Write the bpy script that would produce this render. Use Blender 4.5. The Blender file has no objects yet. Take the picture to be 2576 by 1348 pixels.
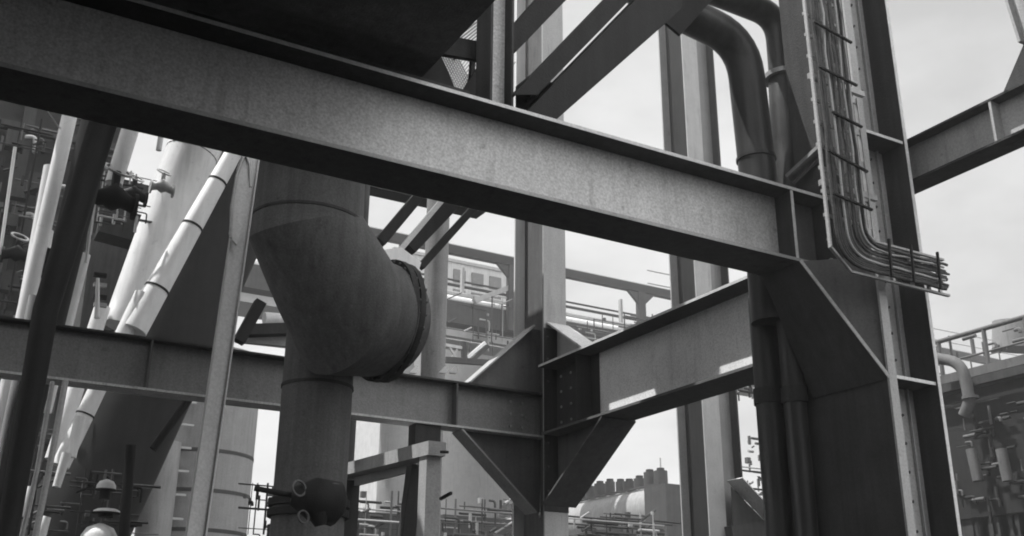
import bpy, bmesh, math, random
from mathutils import Vector, Matrix
R = math.radians
sc = bpy.context.scene
col = sc.collection
random.seed(7)

# ------------------------------------------------------------------ camera
F = 2620.0                       # focal length in photo pixels (photo taken as 2576 x 1348)
AZ, PITCH, ROLL = R(60.4), R(20.3), R(0.42)
r0 = Vector((math.sin(AZ), -math.cos(AZ), 0))
fw = Vector((math.cos(PITCH)*math.cos(AZ), math.cos(PITCH)*math.sin(AZ), math.sin(PITCH)))
u0 = r0.cross(fw)
rt = r0*math.cos(ROLL) + u0*math.sin(ROLL)
up = u0*math.cos(ROLL) - r0*math.sin(ROLL)
CAM = Vector((0, 0, 1.6))
cd = bpy.data.cameras.new('camera'); cam = bpy.data.objects.new('camera', cd); col.objects.link(cam)
m = Matrix((rt, up, -fw)).transposed().to_4x4(); m.translation = CAM
cam.matrix_world = m
cd.sensor_width = 36; cd.lens = F/2576*36; cd.clip_end = 6000; cd.clip_start = .05
sc.camera = cam

# ------------------------------------------------------------------ light
SUN_EL, SUN_AZ = R(64), R(152)          # azimuth counted from +X towards +Y
w = bpy.data.worlds.new('World'); sc.world = w; w.use_nodes = True
nt = w.node_tree; nt.nodes.clear()
def N(nt, t, **k):
    n = nt.nodes.new(t)
    for a, b in k.items(): setattr(n, a, b)
    return n
out = N(nt, 'ShaderNodeOutputWorld')
sky = N(nt, 'ShaderNodeTexSky', sky_type='NISHITA', sun_disc=False)
sky.sun_elevation = SUN_EL; sky.sun_rotation = R(90) - SUN_AZ
bw = N(nt, 'ShaderNodeRGBToBW'); nt.links.new(sky.outputs[0], bw.inputs[0])
bg1 = N(nt, 'ShaderNodeBackground'); bg1.inputs[1].default_value = 0.10
nt.links.new(bw.outputs[0], bg1.inputs[0])
tc = N(nt, 'ShaderNodeTexCoord')
mp = N(nt, 'ShaderNodeMapping'); mp.inputs['Scale'].default_value = (1, 1, 2.2)
nt.links.new(tc.outputs['Generated'], mp.inputs[0])
nz = N(nt, 'ShaderNodeTexNoise'); nz.inputs['Scale'].default_value = 1.9; nz.inputs['Detail'].default_value = 7; nz.inputs['Roughness'].default_value = .55
nt.links.new(mp.outputs[0], nz.inputs[0])
cr = N(nt, 'ShaderNodeValToRGB'); nt.links.new(nz.outputs[0], cr.inputs[0])
cr.color_ramp.elements[0].position = .38; cr.color_ramp.elements[0].color = (.44, .44, .44, 1)
cr.color_ramp.elements[1].position = .62; cr.color_ramp.elements[1].color = (.76, .76, .76, 1)
bg2 = N(nt, 'ShaderNodeBackground'); bg2.inputs[1].default_value = 1.0
sx = N(nt, 'ShaderNodeSeparateXYZ'); nt.links.new(tc.outputs['Generated'], sx.inputs[0])
mr = N(nt, 'ShaderNodeMapRange'); mr.inputs[1].default_value = 0; mr.inputs[2].default_value = .7; mr.inputs[3].default_value = 1.2; mr.inputs[4].default_value = .84
nt.links.new(sx.outputs[2], mr.inputs[0])
def wm(op, a, b):
    x = N(nt, 'ShaderNodeMath', operation=op)
    for i, q in enumerate((a, b)):
        if isinstance(q, (int, float)): x.inputs[i].default_value = q
        else: nt.links.new(q, x.inputs[i])
    return x.outputs[0]
# unseen sky glow added high behind the viewer's right shoulder, weaker under the sun
def lobe(d, pw, k):
    dt = N(nt, 'ShaderNodeVectorMath', operation='DOT_PRODUCT'); nt.links.new(tc.outputs['Generated'], dt.inputs[0])
    dt.inputs[1].default_value = Vector(d).normalized()
    return wm('MULTIPLY', wm('POWER', wm('MAXIMUM', dt.outputs['Value'], 0), pw), k)
k1 = lobe((.45, -.66, .62), 9.0, 6.2)
k2 = lobe((-.9, .3, .35), 2.0, .9)
dim = wm('SUBTRACT', 1.0, lobe((-.2, -1, .0), 1.0, .45))
tot = wm('MULTIPLY', wm('ADD', wm('ADD', k1, k2), dim), mr.outputs[0])
vm = N(nt, 'ShaderNodeVectorMath', operation='SCALE'); nt.links.new(cr.outputs[0], vm.inputs[0]); nt.links.new(tot, vm.inputs['Scale'])
nt.links.new(vm.outputs[0], bg2.inputs[0])
mx = N(nt, 'ShaderNodeMixShader'); mx.inputs[0].default_value = .86
nt.links.new(bg1.outputs[0], mx.inputs[1]); nt.links.new(bg2.outputs[0], mx.inputs[2])
nt.links.new(mx.outputs[0], out.inputs[0])
sd = bpy.data.lights.new('sun', 'SUN'); sd.energy = 5.0; sd.angle = R(.5); sd.color = (1, .995, .985)
so = bpy.data.objects.new('sun', sd); col.objects.link(so)
SD = Vector((math.cos(SUN_EL)*math.cos(SUN_AZ), math.cos(SUN_EL)*math.sin(SUN_AZ), math.sin(SUN_EL)))
so.rotation_euler = SD.to_track_quat('Z', 'Y').to_euler()
so.location = (0, 0, 40)
vs = sc.view_settings; vs.view_transform = 'Standard'; vs.look = 'None'; vs.exposure = 0.5; vs.gamma = 1
sc.render.engine = 'CYCLES'
sc.cycles.filter_width = 1.9
sc.cycles.max_bounces = 6; sc.cycles.diffuse_bounces = 4

# ------------------------------------------------------------------ materials (the photograph is black and white)
def mat(name, v, rough=.55, metal=0.0, var=.25, scale=3.0, speck=.12, streak=0.0, bump=.02, stain=0.0):
    mt = bpy.data.materials.new(name); mt.use_nodes = True
    t = mt.node_tree; b = t.nodes['Principled BSDF']
    b.inputs['Roughness'].default_value = rough; b.inputs['Metallic'].default_value = metal
    b.inputs['Specular IOR Level'].default_value = .07 if v < .16 and rough > .42 else .4
    g = N(t, 'ShaderNodeNewGeometry')
    n1 = N(t, 'ShaderNodeTexNoise'); n1.inputs['Scale'].default_value = scale; n1.inputs['Detail'].default_value = 6; n1.inputs['Roughness'].default_value = .6
    t.links.new(g.outputs['Position'], n1.inputs[0])
    n2 = N(t, 'ShaderNodeTexNoise'); n2.inputs['Scale'].default_value = 55; n2.inputs['Detail'].default_value = 3
    t.links.new(g.outputs['Position'], n2.inputs[0])
    ms = N(t, 'ShaderNodeMapping'); ms.inputs['Scale'].default_value = (14, 14, .7)
    t.links.new(g.outputs['Position'], ms.inputs[0])
    n3 = N(t, 'ShaderNodeTexNoise'); n3.inputs['Scale'].default_value = 1.0; n3.inputs['Detail'].default_value = 3
    t.links.new(ms.outputs[0], n3.inputs[0])
    def ma(op, a, bb):
        x = N(t, 'ShaderNodeMath', operation=op)
        for i, s in enumerate((a, bb)):
            if isinstance(s, (int, float)): x.inputs[i].default_value = s
            else: t.links.new(s, x.inputs[i])
        return x.outputs[0]
    def fac(src, amt):           # 1 + amt*(noise-.5)*2.6
        return ma('ADD', ma('MULTIPLY', ma('SUBTRACT', src, .5), amt*2.6), 1.0)
    f = ma('MULTIPLY', fac(n1.outputs[0], var), fac(n2.outputs[0], speck))
    if streak: f = ma('MULTIPLY', f, fac(n3.outputs[0], streak))
    if stain:
        n4 = N(t, 'ShaderNodeTexNoise'); n4.inputs['Scale'].default_value = 7.5; n4.inputs['Detail'].default_value = 8; n4.inputs['Roughness'].default_value = .75
        t.links.new(g.outputs['Position'], n4.inputs[0])
        th = N(t, 'ShaderNodeMapRange'); th.inputs[1].default_value = .60; th.inputs[2].default_value = .70; th.inputs[3].default_value = 1.0; th.inputs[4].default_value = 1.0-stain
        t.links.new(n4.outputs[0], th.inputs[0])
        n5 = N(t, 'ShaderNodeTexNoise'); n5.inputs['Scale'].default_value = 1.0; n5.inputs['Detail'].default_value = 4
        m5 = N(t, 'ShaderNodeMapping'); m5.inputs['Scale'].default_value = (9, 9, 1.1); t.links.new(g.outputs['Position'], m5.inputs[0]); t.links.new(m5.outputs[0], n5.inputs[0])
        t5 = N(t, 'ShaderNodeMapRange'); t5.inputs[1].default_value = .58; t5.inputs[2].default_value = .72; t5.inputs[3].default_value = 1.0; t5.inputs[4].default_value = 1.0-stain*.6
        t.links.new(n5.outputs[0], t5.inputs[0])
        f = ma('MULTIPLY', ma('MULTIPLY', f, th.outputs[0]), t5.outputs[0])
    vv = ma('MAXIMUM', ma('MULTIPLY', f, v), .004)
    vv = ma('MINIMUM', vv, .85)
    cb = N(t, 'ShaderNodeCombineColor')
    for i in range(3): t.links.new(vv, cb.inputs[i])
    t.links.new(cb.outputs[0], b.inputs['Base Color'])
    t.links.new(ma('ADD', ma('MULTIPLY', n1.outputs[0], .3), rough-.15), b.inputs['Roughness'])
    if bump:
        bp = N(t, 'ShaderNodeBump'); bp.inputs['Strength'].default_value = .35; bp.inputs['Distance'].default_value = bump
        t.links.new(n2.outputs[0], bp.inputs['Height']); t.links.new(bp.outputs[0], b.inputs['Normal'])
    return mt
STEEL = mat('weathered_steel_paint', .36, .6, var=.18, speck=.28, streak=.10, bump=.006, stain=0.35)
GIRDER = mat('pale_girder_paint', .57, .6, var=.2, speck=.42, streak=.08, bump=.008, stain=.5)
RUST_SHADE = mat('dark_rust_and_shade', .055, .65, var=.35, speck=.2, streak=.3, bump=.01)  # rusted steel; also stands for shade on flanges, stiffeners and joint plates
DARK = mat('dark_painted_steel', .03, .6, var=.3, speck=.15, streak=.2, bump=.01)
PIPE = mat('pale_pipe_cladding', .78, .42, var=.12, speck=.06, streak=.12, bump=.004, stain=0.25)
DUCT = mat('grey_duct_plate', .115, .55, var=.3, speck=.34, streak=.3, bump=.006, stain=0.35)
DPIPE = mat('dark_glossy_pipe', .035, .40, var=.4, speck=.2, streak=.6, bump=.004)
CABLE = mat('cable_sheath', .075, .45, var=.5, speck=.3, scale=9)
GALV = mat('galvanised_steel', .34, .4, metal=.3, var=.25, speck=.2, scale=8, bump=.004)
TANK = mat('grey_tank_plate', .22, .65, var=.2, speck=.34, streak=.14, bump=.01, stain=0.35)
DSTEEL = mat('dark_frame_and_shade', .13, .6, var=.25, speck=.2, streak=.2, bump=.006, stain=0.35)  # dark frames; also carries shade on undersides and haunches in its tone
PALE = mat('pale_post_paint', .5, .6, var=.15, speck=.2, streak=.15, bump=.006)
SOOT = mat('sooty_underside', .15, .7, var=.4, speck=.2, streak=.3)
WEBP = mat('bright_web_tone', .78, .6, var=.16, speck=.36, streak=.06, bump=.008, stain=.25)  # raised tone carries sky light on the bay beam's web
EDGE = mat('lit_edge_strip', .6, .5, var=.3, speck=.2, scale=12)  # pale strips stand for light caught on steel edges
SEAM = mat('dark_tank_seam', .05, .7)
CONC = mat('weathered_concrete', .3, .85, var=.3, speck=.2, streak=.3)
GROUND = mat('cinder_ground', .03, .95, var=.5, speck=.4, scale=.6, bump=.03)
GLASS = mat('dusty_window_glass', .08, .25, var=.4)
SHEET = mat('pale_wall_sheeting', .5, .7, var=.2, streak=.3, speck=.1)
LEAF = mat('leaf_clumps', .07, .8, var=.5)

# ------------------------------------------------------------------ points from photo pixels on real planes
def ray(x, y): return fw + rt*((x-1288)/F) + up*((674-y)/F)
def PY(x, y, Y): d = ray(x, y); return CAM + d*(Y/d.y)
def PX(x, y, X): d = ray(x, y); return CAM + d*(X/d.x)
def rad(px, P): return px*((P-CAM).dot(fw))/F

# ------------------------------------------------------------------ mesh builder
class MB:
    def __init__(s): s.v = []; s.f = []; s.sm = []
    def add(s, vs, fs, smooth=False):
        o = len(s.v); s.v += [Vector(v) for v in vs]
        for f in fs: s.f.append([o+i for i in f]); s.sm.append(smooth)
        return s
    def obox(s, c, a, b, d):       # centre and three half vectors
        c, a, b, d = Vector(c), Vector(a), Vector(b), Vector(d)
        if a.cross(b).dot(d) < 0: a = -a
        vs = [c+a*i+b*j+d*k for i in (-1, 1) for j in (-1, 1) for k in (-1, 1)]
        return s.add(vs, [(0,1,3,2), (4,6,7,5), (0,4,5,1), (2,3,7,6), (0,2,6,4), (1,5,7,3)])
    def box(s, x0, x1, y0, y1, z0, z1):
        return s.obox(((x0+x1)/2, (y0+y1)/2, (z0+z1)/2), (abs(x1-x0)/2, 0, 0), (0, abs(y1-y0)/2, 0), (0, 0, abs(z1-z0)/2))
    def prism(s, pts, ext):        # polygon and thickness vector
        pts = [Vector(p) for p in pts]; ext = Vector(ext); n = len(pts)
        nrm = Vector((0, 0, 0))
        for i in range(n): nrm += pts[i].cross(pts[(i+1) % n])
        if nrm.dot(ext) > 0: pts.reverse()
        return s.add(pts+[p+ext for p in pts], [list(range(n)), list(range(2*n-1, n-1, -1))]+[(i, i+n, (i+1) % n+n, (i+1) % n) for i in range(n)])
    def bar(s, p, q, a, b, w, h):  # bar p-q, half sizes w along a, h along b
        p, q = Vector(p), Vector(q); return s.obox((p+q)/2, (q-p)/2, Vector(a).normalized()*w, Vector(b).normalized()*h)
    def beam(s, p, q, w, h=None, side=None):
        p, q = Vector(p), Vector(q); d = (q-p).normalized(); h = h or w
        if side is None: side = d.cross(Vector((0, 0, 1))); side = side if side.length > 1e-3 else Vector((1, 0, 0))
        side = Vector(side); side = (side-d*side.dot(d)).normalized()
        return s.bar(p, q, side, d.cross(side), w/2, h/2)
    def tube(s, path, r, n=20, cap=True, split=False):
        path = [Vector(p) for p in path]; k = len(path)
        rr = r if isinstance(r, (list, tuple)) else [r]*k
        t0 = (path[1]-path[0]).normalized()
        a = t0.orthogonal().normalized(); rings = []
        prev = t0
        for i, p in enumerate(path):
            ti = (path[min(i+1, k-1)]-p).normalized() if i < k-1 else (p-path[i-1]).normalized()
            tp = (p-path[i-1]).normalized() if i else ti
            tan = (ti+tp).normalized()
            q = prev.rotation_difference(tan); a = q @ a; prev = tan
            a = (a-tan*a.dot(tan)).normalized(); b = tan.cross(a)
            c = max(.35, tan.dot(tp)); bend = tp.cross(ti)
            ring = []
            for j in range(n):
                th = 2*math.pi*j/n; o = (a*math.cos(th)+b*math.sin(th))*rr[i]
                if bend.length > 1e-4:     # stretch across the mitre
                    m_ = tan.cross(bend.normalized()); o += m_*o.dot(m_)*(1/c-1)
                ring.append(p+o)
            rings.append(ring)
        vs = [v for rg in rings for v in rg]
        fs = [(i*n+j, i*n+(j+1) % n, (i+1)*n+(j+1) % n, (i+1)*n+j) for i in range(k-1) for j in range(n)]
        if split:
            for i in range(k-1): s.add(rings[i]+rings[i+1], [(j, (j+1) % n, n+(j+1) % n, n+j) for j in range(n)], True)
        else: s.add(vs, fs, True)
        if cap:
            s.add(rings[0], [list(range(n-1, -1, -1))]); s.add(rings[-1], [list(range(n))])
        return s
    def ring(s, c, ax, r_in, r_out, t, n=28):  # flat ring
        c, ax = Vector(c), Vector(ax).normalized(); a = ax.orthogonal().normalized(); b = ax.cross(a)
        vs = []
        for (rr_, o) in ((r_in, -t/2), (r_out, -t/2), (r_out, t/2), (r_in, t/2)):
            vs += [c+ax*o+(a*math.cos(2*math.pi*j/n)+b*math.sin(2*math.pi*j/n))*rr_ for j in range(n)]
        fs = [(k*n+j, k*n+(j+1) % n, ((k+1) % 4)*n+(j+1) % n, ((k+1) % 4)*n+j) for k in range(4) for j in range(n)]
        return s.add(vs, fs)
def smooth_path(pts, n=6, rad_=None):
    """round the corners of a polyline"""
    pts = [Vector(p) for p in pts]; outp = [pts[0]]
    for i in range(1, len(pts)-1):
        a, b, c = pts[i-1], pts[i], pts[i+1]
        l = min((a-b).length, (c-b).length)*.48
        if rad_: l = min(l, rad_)
        p, q = b+(a-b).normalized()*l, b+(c-b).normalized()*l
        for k in range(n+1):
            t = k/n; outp.append(p*(1-t)**2+b*2*t*(1-t)+q*t*t)
    outp.append(pts[-1]); return outp

ORG = {}
def thing(name, label, cat, loc, group=None):
    o = bpy.data.objects.new(name, None); col.objects.link(o); o.location = loc; o.empty_display_size = .2
    o['label'] = label; o['category'] = cat
    if group: o['group'] = group
    ORG[o] = Vector(loc); return o
def part(name, mb, m_, parent, label=None):
    org = ORG[parent]
    me = bpy.data.meshes.new(name); me.from_pydata([v-org for v in mb.v], [], mb.f)
    for p, s_ in zip(me.polygons, mb.sm): p.use_smooth = s_
    me.materials.append(m_); me.update()
    o = bpy.data.objects.new(name, me); col.objects.link(o); o.parent = parent; ORG[o] = org
    if label: o['label'] = label
    return o
def single(name, mb, m_, label=None, cat=None, group=None, kind=None):
    org = Vector((sum(v.x for v in mb.v)/len(mb.v), sum(v.y for v in mb.v)/len(mb.v), min(v.z for v in mb.v)))
    me = bpy.data.meshes.new(name); me.from_pydata([v-org for v in mb.v], [], mb.f)
    for p, s_ in zip(me.polygons, mb.sm): p.use_smooth = s_
    me.materials.append(m_); me.update()
    o = bpy.data.objects.new(name, me); col.objects.link(o); o.location = org; ORG[o] = org
    if label: o['label'] = label
    if cat: o['category'] = cat
    if group: o['group'] = group
    if kind: o['kind'] = kind
    return o
X_, Y_, Z_ = Vector((1, 0, 0)), Vector((0, 1, 0)), Vector((0, 0, 1))
def ibeam(name, label, cat, p, q, side, w, h, tf=.025, tw=.016, m_=None, group=None, stiff=(), bottom_q=None):
    """I-beam whose flanges spread along side; h measured across; stiff = fractions along"""
    p, q = Vector(p), Vector(q); d = (q-p).normalized(); side = Vector(side); side = (side-d*side.dot(d)).normalized(); v = d.cross(side).normalized()
    if v.z < 0 or (abs(v.z) < 1e-6 and v.x < 0): v = -v
    m_ = m_ or STEEL
    t = thing(name, label, cat, p, group)
    part('flange', MB().bar(p+v*(h/2-tf/2), q+v*(h/2-tf/2), side, v, w/2, tf/2), m_, t)
    part('flange', MB().bar(p-v*(h/2-tf/2), q-v*(h/2-tf/2), side, v, w/2, tf/2), m_, t)
    part('web', MB().bar(p, q, side, v, tw/2, h/2-tf), m_, t)
    for f in stiff:
        c = p+(q-p)*f
        for s_ in (-1, 1):
            part('stiffener', MB().obox(c+side*s_*(w/4+tw/4), d*.01, side*(w/4-tw/4-.003), v*(h/2-tf)), m_, t)
    return t

# ------------------------------------------------------------------ ground
g = MB(); g.add([(-3000, -3000, 0), (3000, -3000, 0), (3000, 3000, 0), (-3000, 3000, 0)], [(0, 1, 2, 3)])
single('ground', g, GROUND, kind='structure')

# ================================================================== MAIN GIRDER A (along X)
AZ0, AZ1 = 4.745, 5.44
YA0, YA1 = 6.0, 6.43; YA = (YA0+YA1)/2
A = thing('main_girder', 'broad steel I-girder crossing the whole picture, pale speckled web, just above the elbow duct', 'girder', (-6, YA, AZ0))
part('flange', MB().box(-7, 6.645, YA0, YA1, AZ1-.03, AZ1), RUST_SHADE, A)  # dark tone stands for the shade under the top flange
part('flange_edge', MB().box(-7, 6.645, YA0-.004, YA0-.0005, AZ1-.03, AZ1-.001), EDGE, A)  # pale strip painted as light on the flange tip
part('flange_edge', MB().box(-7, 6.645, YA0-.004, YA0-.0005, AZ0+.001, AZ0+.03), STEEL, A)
part('flange', MB().box(-7, 6.645, YA0, YA1, AZ0, AZ0+.03), DSTEEL, A)  # darker than the web to imitate the shaded underside
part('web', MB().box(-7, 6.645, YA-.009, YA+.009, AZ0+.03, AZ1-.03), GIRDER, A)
part('stiffener', MB().box(6.2, 6.222, YA0+.008, YA-.01, AZ0+.031, AZ1-.031), RUST_SHADE, A)  # dark side face stands for shade
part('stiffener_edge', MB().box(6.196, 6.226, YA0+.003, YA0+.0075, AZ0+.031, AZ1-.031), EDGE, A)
part('end_shade_plate', MB().box(6.223, 6.64, YA-.018, YA-.0095, AZ0+.032, AZ1-.032), DSTEEL, A)  # dark sheet standing for the shade at the web end
# ledge angle resting on top flange, left half
part('ledge_strip', MB().box(1.0, 3.05, YA0+.03, YA0+.09, AZ1+.003, AZ1+.045), RUST_SHADE, A)
# haunch beneath the right end: a splayed triangular gusset and its sloping flange
part('haunch_plate', MB().prism([(6.225, 5.985, AZ0-.002), (6.648, 5.60, AZ0-.002), (6.648, 5.575, 3.70)], (.009, .010, 0)), DSTEEL, A)
part('haunch_flange', MB().prism([(6.205, 5.965, AZ0-.006), (6.205, 6.43, AZ0-.006), (6.640, 6.38, 3.69), (6.640, 5.555, 3.69)], (-.010, 0, -.006)), RUST_SHADE, A)  # shade of the sloping underside put into the tone
part('haunch_flange_edge', MB().beam((6.198, 5.962, AZ0-.01), (6.634, 5.55, 3.685), .024, .024), EDGE, A)
for i in range(6):
    part('bolt', MB().tube([(6.615, 6.02+.3*(i % 2), 4.84+.2*(i//2)), (6.645, 6.02+.3*(i % 2), 4.84+.2*(i//2))], .02, 6), STEEL, A)
# ================================================================== RIGHT COLUMN R
XL, XR = 6.65, 7.26
Rc = thing('tower_column', 'massive riveted steel column carrying the right end of the pale girder', 'column', (6.95, 6, 0))
part('outer_flange', MB().box(XL, XL+.035, 5.57, 6.36, 0, 12), RUST_SHADE, Rc)
part('inner_flange', MB().box(XR-.035, XR, 5.57, 6.36, 0, 12), RUST_SHADE, Rc)
part('flange_edge', MB().box(XR-.036, XR+.001, 5.565, 5.5695, 0, 12), EDGE, Rc)  # bright strip imitates light along the flange tip
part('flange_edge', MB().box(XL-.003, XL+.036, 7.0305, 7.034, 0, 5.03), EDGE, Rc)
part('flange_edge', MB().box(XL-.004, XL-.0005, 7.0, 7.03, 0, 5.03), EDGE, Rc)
part('vertical_bar', MB().box(7.13, 7.145, 5.80, 5.829, 0, 12), STEEL, Rc)
part('web', MB().box(XL+.035, XR-.035, 5.83, 5.85, 0, 12), STEEL, Rc)
part('wide_side_plate', MB().box(XL, XL+.035, 6.363, 7.03, 0, 5.03), RUST_SHADE, Rc)
for z in (5.95, 3.72, 8.4):
    part('stiffener', MB().box(XL+.037, XR-.037, 5.59, 5.828, z-.012, z+.012), RUST_SHADE, Rc)  # shade under the stiffener put into its dark tone
    part('stiffener_edge', MB().box(XL+.037, XR-.037, 5.584, 5.5895, z-.014, z+.014), EDGE, Rc)  # light on the front edge, painted as a strip
for z in [2.3+.236*i for i in range(28)]:
    for x in (6.93, 7.05):
        if random.random() < .85:
            part('rivet', MB().tube([(x+random.uniform(-.01, .01), 5.832, z), (x, 5.812, z)], .012, 8), RUST_SHADE, Rc)
# splice bars on flange tip
part('tip_bar', MB().box(XL-.03, XL+.06, 5.545, 5.566, 0, 9), STEEL, Rc)

# ================================================================== K NODE COLUMN
KX0, KX1, KY0, KY1 = 6.85, 7.2, 11.2, 12.0; KXW = 7.02
K = thing('node_column', 'steel column where two beams meet with flared gusset plates, centre of the picture', 'column', (KXW, 11.6, 0))
part('flange', MB().box(KX0, KX1, KY0, KY0+.03, 0, 14), STEEL, K)
part('flange', MB().box(KX0, KX1, KY1-.03, KY1, 0, 14), PIPE, K)  # pale tone stands for sunlight on the far flange
part('web', MB().box(KXW-.01, KXW+.01, KY0+.03, KY1-.03, 0, 14), DSTEEL, K)

part('dark_joint_plate', MB().box(KX0-.004, KX1+.004, KY0-.006, KY0-.0005, 3.25, 5.62), RUST_SHADE, K)  # thin dark plate laid over the flange at the joint
# ================================================================== BEAM C (along X, behind)
CZ0, CZ1 = 4.215, 4.80; CY0, CY1 = 11.42, 11.70; CYm = 11.56
Cb = thing('cross_beam', 'long dark cross beam running left from the central gusseted column behind the elbow duct', 'beam', (-4, CYm, CZ0))
part('flange', MB().box(-6, KXW-.012, CY0, CY1, CZ1-.025, CZ1), RUST_SHADE, Cb)
part('flange', MB().box(-6, KXW-.012, CY0, CY1, CZ0, CZ0+.025), GIRDER, Cb)
part('web', MB().box(-6, KXW-.012, CYm-.008, CYm+.008, CZ0+.025, CZ1-.025), TANK, Cb)
for x in (5.72, 2.0, -2):
    part('stiffener', MB().box(x-.01, x+.01, CY0+.004, CYm-.01, CZ0+.026, CZ1-.026), DSTEEL, Cb)
hx = PY(1175, 950, CYm).x; hz = 5.70
part('haunch_plate', MB().prism([(hx, CYm-.008, CZ1+.002), (KX0, CYm-.008, hz), (KX0+.15, CYm-.008, hz), (KX0+.15, CYm-.008, CZ1+.002)], (0, .016, 0)), DSTEEL, Cb)
part('haunch_flange', MB().bar((hx-.02, CYm, CZ1+.012), (KX0, CYm, hz+.012), Y_, Vector((KX0-hx, 0, hz-CZ1)).cross(Y_), .14, .011), STEEL, Cb)
lx, lz = PY(1150, 1090, CYm).x, PY(1312, 1285, CYm).z
part('haunch_plate', MB().prism([(lx+.03, CYm-.008, CZ0-.002), (KX0+.15, CYm-.008, CZ0-.002), (KX0+.15, CYm-.008, lz), (KX0, CYm-.008, lz)], (0, .016, 0)), DSTEEL, Cb)
part('haunch_flange', MB().bar((lx, CYm, CZ0-.012), (KX0+.02, CYm, lz-.02), Y_, Vector((KX0-lx, 0, lz-CZ0)).cross(Y_), .14, .011), STEEL, Cb)

# ================================================================== BEAM D (along Y)
DX = 7.06; DW = .245; DZ0, DZ1 = 4.20, 5.10; DY0 = 7.05
D = thing('bay_beam', 'deep steel beam from the central gusseted column to the massive right column, sun strips along its lower web', 'beam', (DX, DY0, DZ0))
part('flange', MB().box(DX-DW-.05, DX+DW, DY0, KY0-.003, DZ1-.03, DZ1), RUST_SHADE, D)  # dark tone imitates the shaded flange underside
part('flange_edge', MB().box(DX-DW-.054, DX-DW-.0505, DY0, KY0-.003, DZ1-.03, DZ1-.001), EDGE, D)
part('dark_joint_plate', MB().box(DX-.018, DX-.0105, PX(1512, 1000, DX).y, KY0-.003, DZ0+.031, DZ1-.031), RUST_SHADE, D)  # dark plate added as the web's shade near the column, hiding a sun patch
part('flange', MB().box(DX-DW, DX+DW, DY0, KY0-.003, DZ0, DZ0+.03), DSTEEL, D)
part('web', MB().box(DX-.01, DX+.01, DY0, KY0-.003, DZ0+.03, DZ1-.03), WEBP, D)  # web made brighter than the flanges to imitate its lighting
sy = PX(1450, 990, DX-DW).y
part('stiffener', MB().box(DX-DW+.006, DX-.019, sy, sy+.02, DZ0+.031, DZ1-.031), RUST_SHADE, D)
q0, q1 = PX(1480, 905, DX-.1), PX(1372, 822, DX-.1)
part('haunch_plate', MB().prism([(DX-.01, q0.y, DZ1+.002), (DX-.01, KY0-.003, q1.z), (DX-.01, KY0-.003, DZ1+.002)], (.02, 0, 0)), STEEL, D)
part('haunch_flange', MB().bar((DX, q0.y-.02, DZ1+.014), (DX, KY0-.004, q1.z+.01), X_, Vector((0, KY0-q0.y, q1.z-DZ1)).cross(X_), .17, .012), GIRDER, D)
q2, q3 = PX(1512, 1062, DX-DW), PX(1430, 1250, DX-DW)
part('haunch_plate', MB().prism([(DX-.01, q2.y, DZ0-.002), (DX-.01, KY0-.003, q3.z), (DX-.01, KY0-.003, DZ0-.002)], (.02, 0, 0)), DSTEEL, D)
part('haunch_flange', MB().bar((DX, q2.y-.01, DZ0-.014), (DX, KY0-.005, q3.z-.02), X_, Vector((0, KY0-q2.y, q3.z-DZ0)).cross(X_), DW, .012), DSTEEL, D)

for y in (10.6, 10.85, 11.08):
    for z in (4.36, 4.56, 4.76, 4.96):
        part('bolt', MB().tube([(DX-.032, y, z), (DX-.0185, y, z)], .018, 6), STEEL, D)
for x in (6.55, 6.72):
    for z in (4.34, 4.5, 4.66):
        part('bolt', MB().tube([(x, CYm-.03, z), (x, CYm-.009, z)], .018, 6), STEEL, Cb)
for z in (3.5, 3.8, 4.1, 4.9, 5.2, 5.5):
    for x in (KX0+.05, KX1-.05):
        part('bolt', MB().tube([(x, KY0-.022, z), (x, KY0-.0065, z)], .016, 6), DSTEEL, K)
# ================================================================== BEAM E (right, along -Y) + brace
EX = 7.72
e0, e1 = PX(2285, 350, EX-.12), PX(2300, 455, EX-.12)
EZ1, EZ0 = e0.z, e1.z
E_ = thing('outrigger_beam', 'I-beam running off to the right edge from the massive column, against the cloudy sky', 'beam', (EX, 6, EZ0))
part('flange', MB().box(EX-.13, EX+.13, 2.2, 6.3, EZ1-.022, EZ1), RUST_SHADE, E_)
part('flange', MB().box(EX-.13, EX+.13, 2.2, 6.3, EZ0, EZ0+.022), RUST_SHADE, E_)
part('web', MB().box(EX-.007, EX+.007, 2.2, 6.3, EZ0+.022, EZ1-.022), STEEL, E_)
gy = PX(2492, 270, EX-.12).y
part('stiffener', MB().box(EX-.126, EX-.009, gy-.012, gy+.012, EZ0+.024, EZ1-.024), STEEL, E_)
part('bracket', MB().box(XR+.002, EX-.14, 5.9, 6.2, EZ0+.05, EZ1-.05), STEEL, E_)
b0 = PX(2494, 228, EX-.1); b1 = PX(2590, 30, EX-.1)
part('haunch_plate', MB().prism([(EX-.012, b0.y, EZ1+.002), (EX-.012, 2.3, EZ1+.002), (EX-.012, 2.3, EZ1+1.9), (EX-.012, b1.y, b1.z)], (.024, 0, 0)), RUST_SHADE, E_)
part('haunch_plate', MB().prism([(EX-.012, PX(2520, 315, EX).y, EZ0-.002), (EX-.012, 2.3, EZ0-.002), (EX-.012, 2.3, EZ0-.5)], (.024, 0, 0)), RUST_SHADE, E_)
c0, c1 = PX(2594, 75, EX), PX(2560, -30, EX)
ibeam('raking_strut', 'short dark strut cutting the top right corner of the picture', 'strut', c0+(c0-c1)*.2, c1+(c1-c0)*1.5, X_, .16, .2, m_=STEEL)

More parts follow.
